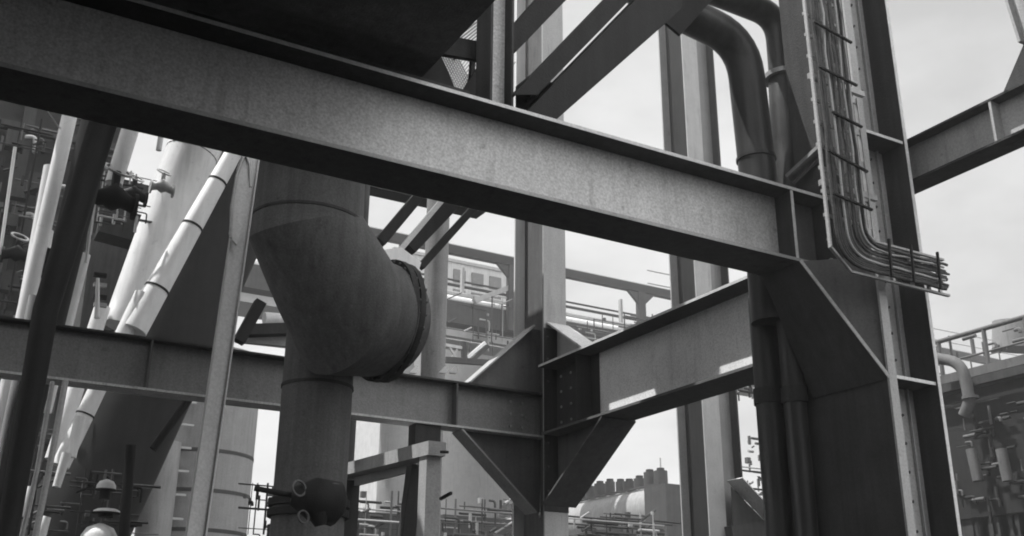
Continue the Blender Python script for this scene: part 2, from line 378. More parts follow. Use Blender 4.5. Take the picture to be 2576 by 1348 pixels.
# ================================================================== BRACES B on A
def pyv(x, y, Y): return PY(x, y, Y)
def brace(name, label, e1, e2, Y0, Y1, m_, group, tf=.02):
    """channel-like brace: e1 = (lower pt, upper pt) of upper-left edge in px, e2 of the lower-right edge"""
    a, b = pyv(*e1[0], Y0), pyv(*e1[1], Y0); c, d = pyv(*e2[0], Y0), pyv(*e2[1], Y0)
    t = thing(name, label, 'brace', (a.x, Y0, min(a.z, c.z)), group)
    part('web', MB().prism([a, b, d, c], (0, .014, 0)), m_, t)
    dd = (b-a).normalized(); nn = Vector((-dd.z, 0, dd.x))
    for (p, q, s_) in ((a, b, 1), (c, d, -1)):
        p = p+Vector((0, .016, 0)); q = q+Vector((0, .016, 0))
        s__ = 1 if (a-c).dot(nn) > 0 else -1
        off = nn*(-s_*s__*tf/2)
        part('flange', MB().bar(p+off+Y_*((Y1-Y0)/2), q+off+Y_*((Y1-Y0)/2), Y_, nn, (Y1-Y0)/2-.002, tf/2), m_, t)
    return t
G_ = 'diagonal braces rising from the girder'
brace('diagonal_brace', 'upper and thinner of the two close diagonal braces above the girder', ((1290, 238), (1630, -116)), ((1352, 238), (1684, -103)), 6.06, 6.2, DARK, G_)
brace('diagonal_brace', 'lower and broader of the two close diagonal braces above the girder', ((1322, 284), (1697, -102)), ((1398, 302), (1716, 22)), 6.02, 6.3, DARK, G_)
brace('diagonal_brace', 'dark diagonal brace nearest the hopper, left of the sky slot', ((1250, 110), (1400, -60)), ((1300, 128), (1480, -58)), 6.30, 6.5, DARK, G_)
# gusset closing bottom of braces
ga = [PY(1300, 268, 6.3), PY(1300, 215, 6.3), PY(1350, 175, 6.3), PY(1420, 235, 6.3), PY(1400, 290, 6.3), PY(1390, 300, 6.3)]
part('gusset_plate', MB().prism(ga, (0, .02, 0)), DARK, A)
# node gusset at the top of braces
gn = thing('node_gusset', 'dark gusset plate where braces and the thick pipe meet at the top edge', 'gusset', PY(1700, 0, 6.34))
part('plate', MB().prism([PY(1600, -60, 6.34), PY(1600, -5, 6.34), PY(1677, 58, 6.34), PY(1712, 88, 6.34), PY(1800, -10, 6.34), PY(1820, -80, 6.34)], (0, .03, 0)), DARK, gn)

# ================================================================== POST L on A
lp = PY(1268, 240, 6.2)
L = thing('short_post', 'slim steel post standing on the girder between hopper and braces', 'post', (lp.x, 6.2, AZ1))
xa, xb, xc = PY(1215, 200, 6.14).x, PY(1238, 200, 6.2).x, PY(1268, 200, 6.2).x
part('flange', MB().box(xa+.03, xa+.05, 6.08, 6.32, AZ1+.002, 9), RUST_SHADE, L)
part('flange', MB().box(xc, xc+.018, 6.08, 6.32, AZ1+.002, 9), RUST_SHADE, L)
part('web', MB().box(xa+.05, xc, 6.195, 6.207, AZ1+.002, 9), GIRDER, L)

# ================================================================== PIPES BY THE COLUMN
def pipe(name, label, pts, r, m_, cat='pipe', group=None, bands=(), n=22, rounded=None, bandmat=None, bw_=.03, bt=.012):
    pts = [Vector(p) for p in pts]
    path = smooth_path(pts, 7, rounded) if rounded else pts
    t = thing(name, label, cat, min(pts, key=lambda p: p.z), group)
    part('tube', MB().tube(path, r, n), m_, t)
    L_ = [0]
    for i in range(1, len(path)): L_.append(L_[-1]+(path[i]-path[i-1]).length)
    for f in bands:
        s_ = f*L_[-1]
        i = max(j for j in range(len(path)-1) if L_[j] <= s_)
        u_ = (s_-L_[i])/(L_[i+1]-L_[i]); c = path[i].lerp(path[i+1], u_); d = (path[i+1]-path[i]).normalized()
        rr = r if not isinstance(r, (list, tuple)) else r[i]+(r[i+1]-r[i])*u_
        part('clamp_band', MB().ring(c, d, rr*.98, rr+bt, bw_), bandmat or DARK, t)
    return t
Y1p = 6.62
r1 = rad(46, PY(1897, 300, Y1p))
pipe('bent_pipe', 'thick dark pipe bending from upper left down behind the girder', [PY(1560, -60, Y1p), PY(1700, 25, Y1p), PY(1868, 105, Y1p), PY(1907, 440, Y1p), (PY(1907, 440, Y1p).x+.01, Y1p, 4.4)], r1, DPIPE, rounded=.42, bands=(.62,), bandmat=DPIPE)
r2 = rad(33, PY(1960, 120, 6.7))
pc = PY(1968, 300, 6.7).x
pipe('bent_pipe', 'second dark pipe bending down beside the column, ending in a lipped collar', [PY(1740, -42, 6.7), PY(1850, 0, 6.7), PY(1955, 42, 6.7), PY(1968, 190, 6.7)], r2, DPIPE, rounded=.3, bands=())
t = pipe('riser_pipe', 'dark riser pipe standing below the lipped collar, behind the girder', [PY(1972, 192, 6.7), PY(1985, 470, 6.7), PY(1990, 600, 6.7)], r2*1.18, DPIPE)
part('collar', MB().ring(PY(1972, 196, 6.7), Z_, .0, r2*1.5, .05), GALV, t)
pipe('conduit', 'narrow conduit against the column flange right of the riser pipe', [PY(2003, -40, 6.45), PY(2022, 250, 6.45), PY(2040, 480, 6.45)], .045, DPIPE, bands=(.3, .7), bandmat=GALV)
pipe('conduit', 'thin bright-edged conduit between riser pipe and column flange', [PY(1975, -40, 6.62), PY(1990, 60, 6.62), PY(2013, 400, 6.62), PY(2018, 470, 6.62)], .02, GALV)
# below the girder
for (x0, x1, yy, rr, lab) in ((2005, 2062, 6.80, .125, 'left of two dark downpipes under the girder beside the massive column'), (2090, 2150, 6.52, .10, 'right of two dark downpipes under the girder beside the massive column')):
    q = PY(x0, 960, yy); x_ = min(q.x, XL-.005-rr)
    t = pipe('downpipe', lab, [(x_, yy, 4.7), (x_, yy, 0)], rr, DPIPE, group='downpipes beside the column')
    part('coupling', MB().ring((x_, yy, PY(x0, 1010, yy).z), Z_, rr*.9, rr+.014, .14), RUST_SHADE, t)
# small angle strut from A top to column (1985,440)-(2065,370)
ibeam('knee_strut', 'small bright knee strut from the girder top to the cable tray', 'strut', PY(1986, 452, 6.3), PY(2072, 372, 6.0), Y_, .09, .10, m_=DSTEEL)

# ================================================================== CABLE TRAY
TY = 5.40
TZ = (4.45, 4.77)         # horizontal run
tx0, tx1 = 5.952, 6.385   # vertical run
tray = thing('cable_tray', 'galvanised cable tray coming down the massive column and turning right', 'cable tray', (6.1, TY, 4.4))
def railY(pts, yy, hw=.009, d=.014, nm='side_rail'):
    mb = MB()
    for p, q in zip(pts, pts[1:]):
        p = Vector((p[0], yy, p[1])); q = Vector((q[0], yy, q[1])); dd = (q-p).normalized(); n_ = Vector((-dd.z, 0, dd.x))
        mb.bar(p-dd*.004, q+dd*.004, n_, Y_, hw, d)
    return part(nm, mb, STEEL, tray)
railY([(tx0, 9), (tx0, 4.62), (6.152, TZ[0]), (7.30, TZ[0])], TY)
railY([(tx1, 9), (tx1, 4.84), (6.46, TZ[1]), (7.29, TZ[1])], TY)
z = 4.9
while z < 8.9:
    part('rung', MB().box(tx0+.012, tx1-.012, TY+.03, TY+.05, z, z+.03), GALV, tray); z += .21
for x in (6.5, 6.7, 6.9, 7.1, 7.24):
    part('rung', MB().box(x, x+.03, TY+.03, TY+.05, TZ[0]+.012, TZ[1]-.012), GALV, tray)
for (x_, z_) in ((6.2, 7.4), (6.2, 6.2), (6.2, 5.2)):
    part('bracket', MB().box(tx0+.05, XL-.002, TY+.062, TY+.10, z_, z_+.05), GALV, tray)
# slotted channel right of the tray
sl = thing('slotted_channel', 'narrow slotted channel beside the cable tray', 'channel', (6.5, 5.5, 4.8))
for x in (6.47, 6.545): part('edge_strip', MB().box(x-.008, x+.008, 5.46, 5.50, 4.84, 6.15), GALV, sl)
for i in range(5): part('bridge', MB().box(6.4785, 6.5365, 5.47, 5.485, 4.86+i*.31, 4.92+i*.31), GALV, sl)
NC = 15
for i in range(NC):
    f = (i+.5)/NC
    rr = random.choice((.010, .012, .014, .017)); yo = TY-.02-random.random()*.035
    xv = tx0+.03+f*(tx1-tx0-.06); zh = TZ[0]+.03+f*(TZ[1]-TZ[0]-.07)
    path = []
    z = 9.0
    while z > 5.0+.1:
        path.append(Vector((xv+random.uniform(-.011, .011), yo+random.uniform(-.01, .01), z))); z -= random.uniform(.25, .4)
    cx, cz = tx0+.56, 4.45+.56
    rr_ = .53-f*(.37)
    corner = Vector((xv, yo, zh))
    p0 = Vector((xv, yo, zh+.28-.1*f)); p1 = Vector((xv+.30-.12*f, yo, zh))
    for k in range(8):
        t_ = k/7; path.append(p0*(1-t_)**2+corner*2*t_*(1-t_)+p1*t_*t_)
    x = p1.x+.12
    xe = 7.18+random.uniform(0, .10)
    while x < xe:
        path.append(Vector((x, yo+random.uniform(-.008, .008), zh+random.uniform(-.009, .009)))); x += random.uniform(.12, .2)
    path.append(Vector((xe, yo, zh)))
    ordn = ['outermost', 'second', 'third', 'fourth', 'fifth', 'sixth', 'seventh', 'eighth', 'ninth', 'tenth', 'eleventh', 'twelfth', 'thirteenth', 'fourteenth', 'innermost'][i]
    lab = ('%s black cable of the bundle, counted from the outside of the tray bend' % ordn)
    single('cable', MB().tube(path, rr, 7), STEEL if i in (4, 11) else CABLE, lab, 'cable', group='cables tied into the tray')
zt = [8.5, 8.05, 7.6, 7.1, 6.62, 6.18, 5.78, 5.4, 5.02]
for k, z in enumerate(zt):
    a = .0 if k % 3 else .1; b_ = random.uniform(-.03, .03)
    part('cable_tie', MB().beam((tx0+a, TY-.085, z+.03), (tx1-.0, TY-.085, z-.03+b_), .016, .022, side=Z_), DARK, tray)
for x in (6.52, 6.78, 7.1):
    part('cable_tie', MB().beam((x, TY-.085, TZ[0]), (x+.02, TY-.085, TZ[1]+.01), .02, .016), DARK, tray)

# ================================================================== ELBOW DUCT
YD = 9.4
c0 = PY(775, 380, YD); c1 = PY(772, 575, YD)
rD = rad(140, c1)
VW = (PY(965, 805, 9.9)-CAM).normalized()
ax = (VW*.52 + rt*.835 - up*.19).normalized()
end = PY(968, 806, 9.9)
e1_ = PY(880, 792, 9.62)
duct = thing('elbow_duct', 'huge dark gas duct with an elbow and a ring flange, hanging under the girder', 'duct', (c1.x, YD, 2))
part('riser', MB().tube([Vector((c0.x, YD, 9)), Vector((c1.x, YD, c1.z)), c1.lerp(e1_, .62), e1_, end], [rD*.97, rD*1.0, rD*1.1, rD*1.13, rD*1.08], 48, split=True), DUCT, duct)
part('ring_flange', MB().ring(end, ax, rD*1.0, rD*1.19, .07, 44), RUST_SHADE, duct)
part('ring_flange', MB().ring(end+ax*.09, ax, rD*.9, rD*1.17, .06, 44), RUST_SHADE, duct)
part('end_cover', MB().ring(end+ax*.14, ax, .01, rD*1.05, .04, 44), DUCT, duct)
part('seam', MB().ring(Vector((c1.x, YD, c1.z+.05)), Z_, rD*.98, rD*1.012, .03, 40), RUST_SHADE, duct)
part('seam', MB().ring(c1.lerp(e1_, .5), (e1_-c1).normalized(), rD*1.0, rD*1.078, .025, 44), DSTEEL, duct)
part('seam', MB().ring(e1_.lerp(end, .62), ax, rD*1.0, rD*1.108, .025, 44), DSTEEL, duct)
vp = PY(797, 1000, YD+.7)
rv = rad(88, vp)
dp = thing('vertical_duct', 'grey vertical pipe dropping to the bottom edge from under the elbow duct', 'duct', (vp.x, vp.y, 0))
part('tube', MB().tube([(vp.x, vp.y, 4.75), (vp.x, vp.y, 0)], rv, 36), DUCT, dp)
part('seam', MB().ring((vp.x, vp.y, PY(797, 930, YD).z), Z_, rv*.98, rv*1.03, .03, 36), RUST_SHADE, dp)
vz = PY(760, 1240, YD).z
part('ring_flange', MB().ring((vp.x, vp.y, vz), Z_, rv*.98, rv*1.12, .07, 36), DARK, dp)
part('ring_flange', MB().ring((vp.x, vp.y, vz-.1), Z_, rv*.98, rv*1.12, .07, 36), DARK, dp)
# valve gear beside it (620-860, 1210-1320)
_a = ax.orthogonal().normalized(); _b = ax.cross(_a)
for k in range(28):
    th = 2*math.pi*k/28; c_ = end+(_a*math.cos(th)+_b*math.sin(th))*rD*1.135
    part('bolt', MB().tube([c_-ax*.06, c_+ax*.14], .018, 6), DSTEEL, duct)
for (f_, rr_) in ((.35, 1.04), (.62, 1.11)):
    pass
vg = thing('valve_gear', 'dark valve with handwheels clamped to the vertical pipe near the bottom edge', 'valve', PY(780, 1250, YD-.4))
vc = PY(800, 1262, YD-.3)
part('body', MB().tube([vc+Vector((-.28, -.1, .02)), vc+Vector((-.1, -.15, 0)), vc+Vector((.12, -.1, -.02)), vc+Vector((.2, -.1, -.03))], [.08, .19, .2, .1], 16), DARK, vg)
part('stem', MB().tube([PY(640, 1228, YD-.3), PY(800, 1258, YD-.4)], .025, 10), DARK, vg)
for (px_, py_, r_) in ((752, 1228, .075), (763, 1300, .06), (845, 1240, .09)):
    part('handwheel', MB().ring(PY(px_, py_, YD-.55), Vector((.3, -1, .2)), r_*.8, r_, .02, 18), DSTEEL, vg)
part('bonnet', MB().tube([PY(800, 1290, YD-.5), PY(806, 1322, YD-.5)], [.1, .05], 12), DARK, vg)

# ================================================================== POST N (slim, in front)
YN = 8.0
n0, n1 = PY(632, 385, YN), PY(491, 1360, YN)
nd = (n1-n0).normalized()
post = thing('hanger_post', 'slim pale post leaning from the girder to the bottom edge left of the elbow duct', 'post', n1)
na = Vector((1, 0, 0)); na = (na-nd*na.dot(nd)).normalized()
wN = rad(21, (n0+n1)/2)
n0 = n0-nd*.2; n1 = n1+nd*1.5
part('web', MB().bar(n0, n1, na, Y_, wN*.9, .008), PALE, post)
part('flange', MB().bar(n0-na*wN, n1-na*wN, na, Y_, .006, .035), PALE, post)
part('flange', MB().bar(n0+na*wN, n1+na*wN, na, Y_, .006, .035), PALE, post)
pl = [PY(x, y, YN-.1) for x, y in ((612, 385), (598, 420), (588, 500), (578, 585), (584, 603), (596, 615), (612, 560), (626, 440), (622, 405))]
part('rounded_lug', MB().prism(pl, (0, .03, 0)), PALE, post)

part('lug_rim', MB().tube([PY(x, y, YN-.11) for x, y in ((580, 598), (583, 520), (596, 440), (612, 396), (620, 392), (628, 415), (630, 470))], .013, 7), GALV, post)
# dark crossing post at the left
q = [PY(272, 270, 9), PY(115, 780, 9), PY(16, 1360, 9)]
lp_ = thing('crossing_post', 'dark leaning pipe post passing in front of the cross beam near the left edge', 'post', q[2])
part('tube', MB().tube([q[0]-(q[1]-q[0])*.3, q[0], q[1], q[2]], [.12, .12, .10, .08], 16), DARK, lp_)
pipe('thin_rod', 'thin pale rod parallel to the dark leaning post at the left edge', [PY(132, 960, 9.6), PY(94, 1180, 9.6), PY(20, 1500, 9.6)], .02, GALV)
pipe('thin_rod', 'thin pale rod just right of the dark leaning post, below the cross beam', [PY(165, 958, 9.3), PY(120, 1200, 9.3), PY(78, 1400, 9.3)], .025, STEEL)

# ================================================================== LEFT PIPE CLUSTER
def pp(name, label, a, b, wpx, Y, m_=PIPE, bands=(), ext0=0, ext1=0, group=None, wpx2=None, Y2=None, bm=None, bt=.012, bw_=.03):
    p, q = PY(*a, Y), PY(*b, Y2 if Y2 else Y); d = (q-p).normalized()
    r_ = rad(wpx/2, p); r2_ = rad((wpx2 or wpx)/2, q)
    return pipe(name, label, [p-d*ext0, q+d*ext1], [r_, r2_], m_, group=group, bands=bands, bandmat=bm, bt=bt, bw_=bw_)
GP = 'pale clad pipes hanging behind the girder at left'
pp('clad_pipe', 'long white pipe nearest the left edge, lit along its left side', (178, 278), (62, 785), 36, 14, ext0=.0, ext1=2.5, group=GP)
pp('clad_pipe', 'white pipe half hidden behind the long white pipe, its lower half showing', (128, 420), (60, 790), 34, 14.6, ext1=.3, ext0=0, group=GP)
pp('clad_pipe', 'short stub of white pipe right of the long white pipe, above a dark clamp', (122, 580), (112, 640), 24, 14.3, group=GP)
pp('clad_pipe', 'narrow white pipe below the dark clamp, right of the long white pipe', (105, 690), (86, 790), 26, 14.3, ext1=1.5, group=GP)
pp('clad_pipe', 'white pipe ending in a dark valve, between the leaning post and the sky gap', (330, 318), (286, 462), 42, 13.5, group=GP)
pp('clad_pipe', 'lower white pipe tapering upward, right of the leaning post above the cross beam', (212, 640), (172, 800), 30, 13.5, ext1=1.2, group=GP)
pp('clad_pipe', 'tiny capped pipe stub dangling before the sky gap', (406, 335), (399, 378), 14, 13.5, group=GP)
# dark clamp block
single('pipe_clamp', MB().obox(PY(125, 665, 14.1), (.17, 0, -.03), (0, .12, 0), (.02, 0, .17)), DARK, 'dark clamp block gripping the narrow white pipe', 'clamp')
# dark column behind
pp('dark_column_pipe', 'wide black pipe rising behind the leaning post', (250, 290), (130, 790), 90, 12.9, DARK, ext0=3, ext1=3, wpx2=60)
# twin thin lines
pp('thin_pipe', 'thin pale pipe with a kink above the tapering white pipe', (243, 480), (226, 590), 8, 13.4, PIPE)
pp('thin_pipe', 'second thin pale pipe close right of the kinked one', (236, 500), (216, 660), 8, 13.1, PIPE)
# valve cluster under pipe
def valve(name, label, c, s_, Y, m_=DARK, rot=0):
    c = PY(*c, Y); t = thing(name, label, 'valve', c)
    part('body', MB().tube([c+Vector((-.5, 0, -.1))*s_, c+Vector((-.25, 0, 0))*s_, c+Vector((.0, 0, .05))*s_, c+Vector((.25, 0, 0))*s_, c+Vector((.5, 0, -.1))*s_], [.18*s_, .2*s_, .34*s_, .2*s_, .18*s_], 14), m_, t)
    for k in (-.5, .5): part('flange', MB().ring(c+Vector((k, 0, -.1))*s_, X_, .05*s_, .32*s_, .08*s_, 16), m_, t)
    part('bonnet', MB().tube([c+Vector((0, 0, .3))*s_, c+Vector((0, 0, .7))*s_], .1*s_, 10), m_, t)
    part('handwheel', MB().ring(c+Vector((0, 0, .75))*s_, Vector((.2, -.6, .8)), .28*s_, .36*s_, .05*s_, 18), GALV, t)
    return t
valve('pipe_valve', 'dark flanged valve at the lower end of the white pipe by the sky gap', (285, 500), .55, 13.4)
valve('pipe_valve', 'small valve low in the clutter just right of that flanged valve', (335, 490), .35, 14.2)
valve('pipe_valve', 'pale-wheeled valve standing before the bright diagonal duct', (408, 470), .3, 14.0, STEEL)
valve('pipe_valve', 'little valve at far left above the cross beam', (42, 640), .35, 15)
# diagonal ducts
DG = 'ducts slanting down to the left'
ya = 15
pa0, pa1 = (506, 330), (322, 785)
t = pp('slanting_duct', 'broad slanting duct, left side brightly sunlit', pa0, pa1, 168, 15.6, PIPE, ext0=2.6, ext1=.25, wpx2=92, group=DG, bands=(.50,), bt=.005, bw_=.012, bm=DSTEEL)
t = pp('slanting_duct', 'narrow ribbed duct hugging the broad slanting duct, sunlit lower half', (590, 380), (345, 815), 30, 14.4, PIPE, ext0=2.0, ext1=.1, wpx2=66, group=DG, bands=(.50, .66, .87), bt=.008, bw_=.03)
# continuation below cross beam
pp('slanting_duct', 'narrow ribbed duct seen again below the cross beam', (266, 935), (152, 1172), 44, 14.4, PIPE, ext0=1.2, group=DG, bands=(.5, .72), bt=.008, bw_=.02)
pp('slanting_duct', 'smooth pale duct left of the ribbed one below the cross beam', (205, 935), (145, 1120), 40, 15.4, PIPE, ext0=1.0, ext1=.2, group=DG)
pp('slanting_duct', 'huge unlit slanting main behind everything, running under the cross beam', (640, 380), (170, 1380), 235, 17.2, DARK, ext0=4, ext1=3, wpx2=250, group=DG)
# pipes in the lower left corner
pp('clad_pipe', 'bright pipe at the very left edge below the cross beam', (42, 950), (-5, 1180), 22, 13, ext0=1, ext1=1, group='pale pipes in the lower left corner')
pp('clad_pipe', 'short bright pipe with a square top in the lower left', (202, 1048), (178, 1150), 26, 14, group='pale pipes in the lower left corner')
pp('clad_pipe', 'bright kinked pipe below the square-topped one', (168, 1140), (142, 1225), 24, 13.8, wpx2=20, group='pale pipes in the lower left corner')
pp('clad_pipe', 'faint stub of pipe at the bottom left, near the thin rods', (80, 1225), (60, 1300), 20, 13.6, wpx2=26, group='pale pipes in the lower left corner')
pp('clad_pipe', 'pale bottle-shaped pipe end on the bottom edge at left', (118, 1300), (95, 1360), 20, 13.5, wpx2=34, group='pale pipes in the lower left corner')
pp('thin_pipe', 'dark diagonal stay dropping from the cross beam before the banded tank', (475, 1005), (385, 1130), 20, 13, DARK, ext0=.3)
pp('thin_pipe', 'dark upright right of the lamp-like fittings at the bottom', (330, 1120), (308, 1390), 26, 13, DARK)
# lamp-like bright fittings
for (x, y, w_, h_, lab) in ((400, 1335, 0, 0, ''),):
    pass
def dome(name, label, c, wpx, hpx, Y, m_=PIPE, cat='fitting'):
    c = PY(*c, Y); r_ = rad(wpx/2, c); h_ = rad(hpx, c)
    t = thing(name, label, cat, c)
    part('cap', MB().tube([c, c+Z_*h_*.45, c+Z_*h_*.8, c+Z_*h_], [r_, r_*.95, r_*.7, r_*.15], 20), m_, t)
    part('skirt', MB().ring(c, Z_, r_*.2, r_*1.08, h_*.12, 20), DARK, t)
    part('neck', MB().tube([c-Z_*h_*.9, c], r_*.55, 14), DARK, t)
    return t
dome('vent_cap', 'upper white vent cap in the dark lower left equipment', (266, 1232), 48, 26, 13.2)
dome('vent_cap', 'wide flat white vent cap beneath the upper one', (268, 1290), 66, 12, 13.2)
dome('vessel', 'round-topped white vessel cut by the bottom edge at left', (246, 1372), 92, 54, 13.2, cat='vessel')
dome('vent_cap', 'tiny white cap beside the dark upright', (320, 1212), 12, 20, 13, GALV)

# dark plant block behind left cluster
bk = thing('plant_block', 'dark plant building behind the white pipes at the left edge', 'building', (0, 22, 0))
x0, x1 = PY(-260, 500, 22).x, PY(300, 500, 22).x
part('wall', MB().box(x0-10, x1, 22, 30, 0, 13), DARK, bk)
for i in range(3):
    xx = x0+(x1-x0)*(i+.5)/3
    part('pilaster', MB().box(xx-.12, xx+.12, 21.75, 21.998, 0, 12.9), RUST_SHADE, bk)
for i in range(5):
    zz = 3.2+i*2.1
    part('ledge', MB().box(x0-4, x1-.02, 21.6, 21.74, zz, zz+.18), RUST_SHADE, bk)
for (x, y) in ((60, 345), (115, 455), (55, 540), (88, 570), (50, 700), (30, 800), (140, 470), (165, 560), (100, 620), (70, 470), (190, 700)):
    c = PY(x, y, 21)
    t = thing('wall_fitting', 'small pale fitting on the dark plant building, %s' % {60: 'topmost at left', 115: 'beside the long white pipe', 55: 'left middle', 88: 'below the middle ledge', 50: 'near the cross beam', 30: 'lowest at the edge', 140: 'behind the long pipe', 165: 'right of the long pipe', 100: 'behind the half hidden pipe', 70: 'above the middle', 190: 'right, before the black pipe'}[x], 'fitting', c, 'small fittings on the plant building')
    part('elbow', MB().tube(smooth_path([c, c+Vector((.2, 0, .06)), c+Vector((.24, -.05, -.3))], 4), .05, 8), STEEL, t)
    part('box', MB().obox(c+Vector((-.15, 0, -.1)), (.16, 0, 0), (0, .12, 0), (0, 0, .2)), RUST_SHADE, t)
pp('thin_pipe', 'thin pale pipe running down the far left edge', (38, 370), (0, 640), 8, 15, PIPE)
pp('thin_pipe', 'hair-thin slanting wire above the long white pipe', (108, 262), (152, 325), 3, 12, PIPE)
# platforms in the sky gap left
single('bracket_beam', MB().beam(PY(250, 560, 18), PY(600, 655, 18), .5, .5), RUST_SHADE, 'dark horizontal bracket beam behind the broad slanting duct', 'beam')
single('bracket_beam', MB().beam(PY(300, 470, 20), PY(420, 500, 20), .35, .22), RUST_SHADE, 'smaller dark bracket beam crossing the sky gap', 'beam')
single('dark_hood', MB().prism([PY(230, 600, 19), PY(330, 560, 19), PY(350, 830, 19), PY(200, 830, 19)], (0, 1.5, 0)), DUCT, 'dark hood wall between the tapering pipe and the bright duct', 'hood')
for i, y in enumerate((690, 715, 745, 765)):
    single('louvre', MB().beam(PY(236, y, 13.8), PY(268, y+4, 13.8), .06, .05), STEEL if i % 2 else DARK, ['topmost', 'second', 'third', 'lowest'][i]+' louvre slat above the cross beam beside the bright duct', 'louvre', group='louvre slats beside the bright duct')
pp('thin_pipe', 'short thin drain pipe ending in a bright foot just above the cross beam', (246, 700), (244, 800), 8, 13.6, PIPE, wpx2=14)

# small parts behind elbow between post and duct (610-720, 790-860)
single('ledge_plate', MB().prism([PY(605, 858, 13), PY(655, 822, 13), PY(735, 838, 13), PY(735, 872, 13)], (0, .3, .05)), STEEL, 'pale sloping ledge plate between the slim post and the vertical pipe', 'plate')
single('lamp_bowl', MB().tube([PY(665, 803, 13.2), PY(712, 803, 13.2)], [.1, .08], 14), PIPE, 'small bright capsule lamp above the sloping ledge plate', 'lamp')
single('dark_brace_bar', MB().beam(PY(600, 860, 12.6), PY(655, 760, 12.6), .14, .14), DARK, 'dark bar slanting between the slim post and the elbow duct', 'bar')
single('dark_brace_bar', MB().beam(PY(610, 832, 12.9), PY(740, 828, 12.9), .18, .14), RUST_SHADE, 'dark level bar over the sloping ledge plate', 'bar')

# ================================================================== CENTRE: diagonal members behind girder, pipe
GD = 'diagonal members seen under the girder beside the elbow duct'
def bara(label, a, b, wpx, Y, m_=DARK, name='diagonal_member', ext=.0, dep=None):
    p, q = PY(*a, Y), PY(*b, Y); d = (q-p).normalized(); w_ = rad(wpx, (p+q)/2)
    return single(name, MB().beam(p-d*ext, q+d*ext, dep or w_, w_, side=Y_), m_, label, 'brace', GD)
bara('thick rounded diagonal left of the sky slits', (1085, 455), (955, 610), 26, 13.0)
bara('broad diagonal right of the narrow sky slit', (1190, 455), (1035, 615), 38, 12.8, ext=.1)
bara('narrow diagonal strip between the two sky slits', (1115, 500), (1005, 630), 13, 12.7, GALV)
bara('lone diagonal reaching farthest right across the pale upright pipe', (1185, 530), (1068, 660), 18, 12.5, ext=.1)
p_ = PY(1095, 750, 14.0)
pipe('upright_pipe', 'pale upright pipe between the ring flange and the steel gantry', [(p_.x, 14, 9), (p_.x, 14, 0)], rad(30, p_), TANK)
u2 = PY(1045, 450, 16); 
pipe('upright_pipe', 'slim dark upright between the elbow duct and the sky gap under the girder', [(PY(915, 520, 16).x, 16, 9.5), (PY(915, 520, 16).x, 16, 4)], rad(13, u2), RUST_SHADE)
pipe('upright_pipe', 'light upright pipe behind the top of the elbow duct', [(PY(878, 480, 13).x, 13, 9.5), (PY(878, 480, 13).x, 13, 4)], rad(26, PY(878, 480, 13)), STEEL)
# top clutter beneath girder (900-1060, 455-500)
single('platform_edge', MB().beam(PY(900, 455, 17), PY(1210, 525, 17), .4, .3), RUST_SHADE, 'dark platform edge just under the girder right of the elbow duct', 'platform')
# saddle behind ring
single('saddle_plate', MB().prism([PY(955, 660, 12.3), PY(965, 628, 12.3), PY(1010, 622, 12.3), PY(1060, 660, 12.3), PY(1050, 690, 12.3)], (0, .15, 0)), PIPE, 'sunlit saddle plate behind the top of the ring flange', 'plate')

# ================================================================== HOPPER + deck above left
hp = thing('bunker_hopper', 'huge unlit bunker hopper above the girder at upper left', 'hopper', (2, 10, 6))
HB = [(1.0, 7.9), (3.4, 7.9), (3.4, 10.2), (1.0, 10.2)]
HT = [(-3.0, 6.2), (4.6, 6.6), (4.6, 12.0), (-3.0, 12.0)]
vb = [(x, y, 6.6) for x, y in HB]; vt = [(x, y, 9.3) for x, y in HT]
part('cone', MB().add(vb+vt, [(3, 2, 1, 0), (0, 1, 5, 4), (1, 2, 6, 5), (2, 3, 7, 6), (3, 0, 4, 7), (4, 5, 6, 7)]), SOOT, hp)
# corrugated side sheet
cs = MB(); a_, b_, c_, d_ = PY(1090, 105, 8.6), PY(1225, 10, 8.6), PY(1232, 75, 8.6), PY(1150, 150, 8.6)
for i in range(9):
    f0, f1 = i/9, (i+.5)/9
    cs.prism([a_.lerp(d_, f0)+Y_*0, b_.lerp(c_, f0), b_.lerp(c_, f1), a_.lerp(d_, f1)], (0, .05, 0))
single('corrugated_sheet', cs, STEEL, 'ribbed sheet at the hopper foot near the slim post', 'sheet')
# solid panels behind L post and dark plate
dkp = thing('support_plate', 'dark support plates joining hopper, slim post and girder', 'plate', PY(1180, 180, 8.0))
part('plate', MB().prism([PY(1110, 92, 8.2), PY(1125, 88, 8.2), PY(1245, 112, 8.2), PY(1245, 158, 8.2), PY(1105, 133, 8.2)], (0, .06, 0)), RUST_SHADE, dkp)
part('plate', MB().prism([PY(1075, 128, 8.1), PY(1105, 128, 8.1), PY(1142, 215, 8.1), PY(1150, 240, 8.1), PY(1000, 240, 8.1), PY(1000, 130, 8.1)], (0, .06, 0)), DARK, dkp)
part('plate', MB().prism([PY(1182, 200, 8.1), PY(1205, 165, 8.1), PY(1206, 120, 8.1), PY(1246, 120, 8.1), PY(1246, 262, 8.1), PY(1166, 262, 8.1), PY(1166, 225, 8.1)], (0, .06, 0)), DARK, dkp)
part('plate', MB().prism([PY(1213, -60, 8.0), PY(1247, -60, 8.0), PY(1247, 125, 8.0), PY(1213, 125, 8.0)], (0, .06, 0)), RUST_SHADE, dkp)
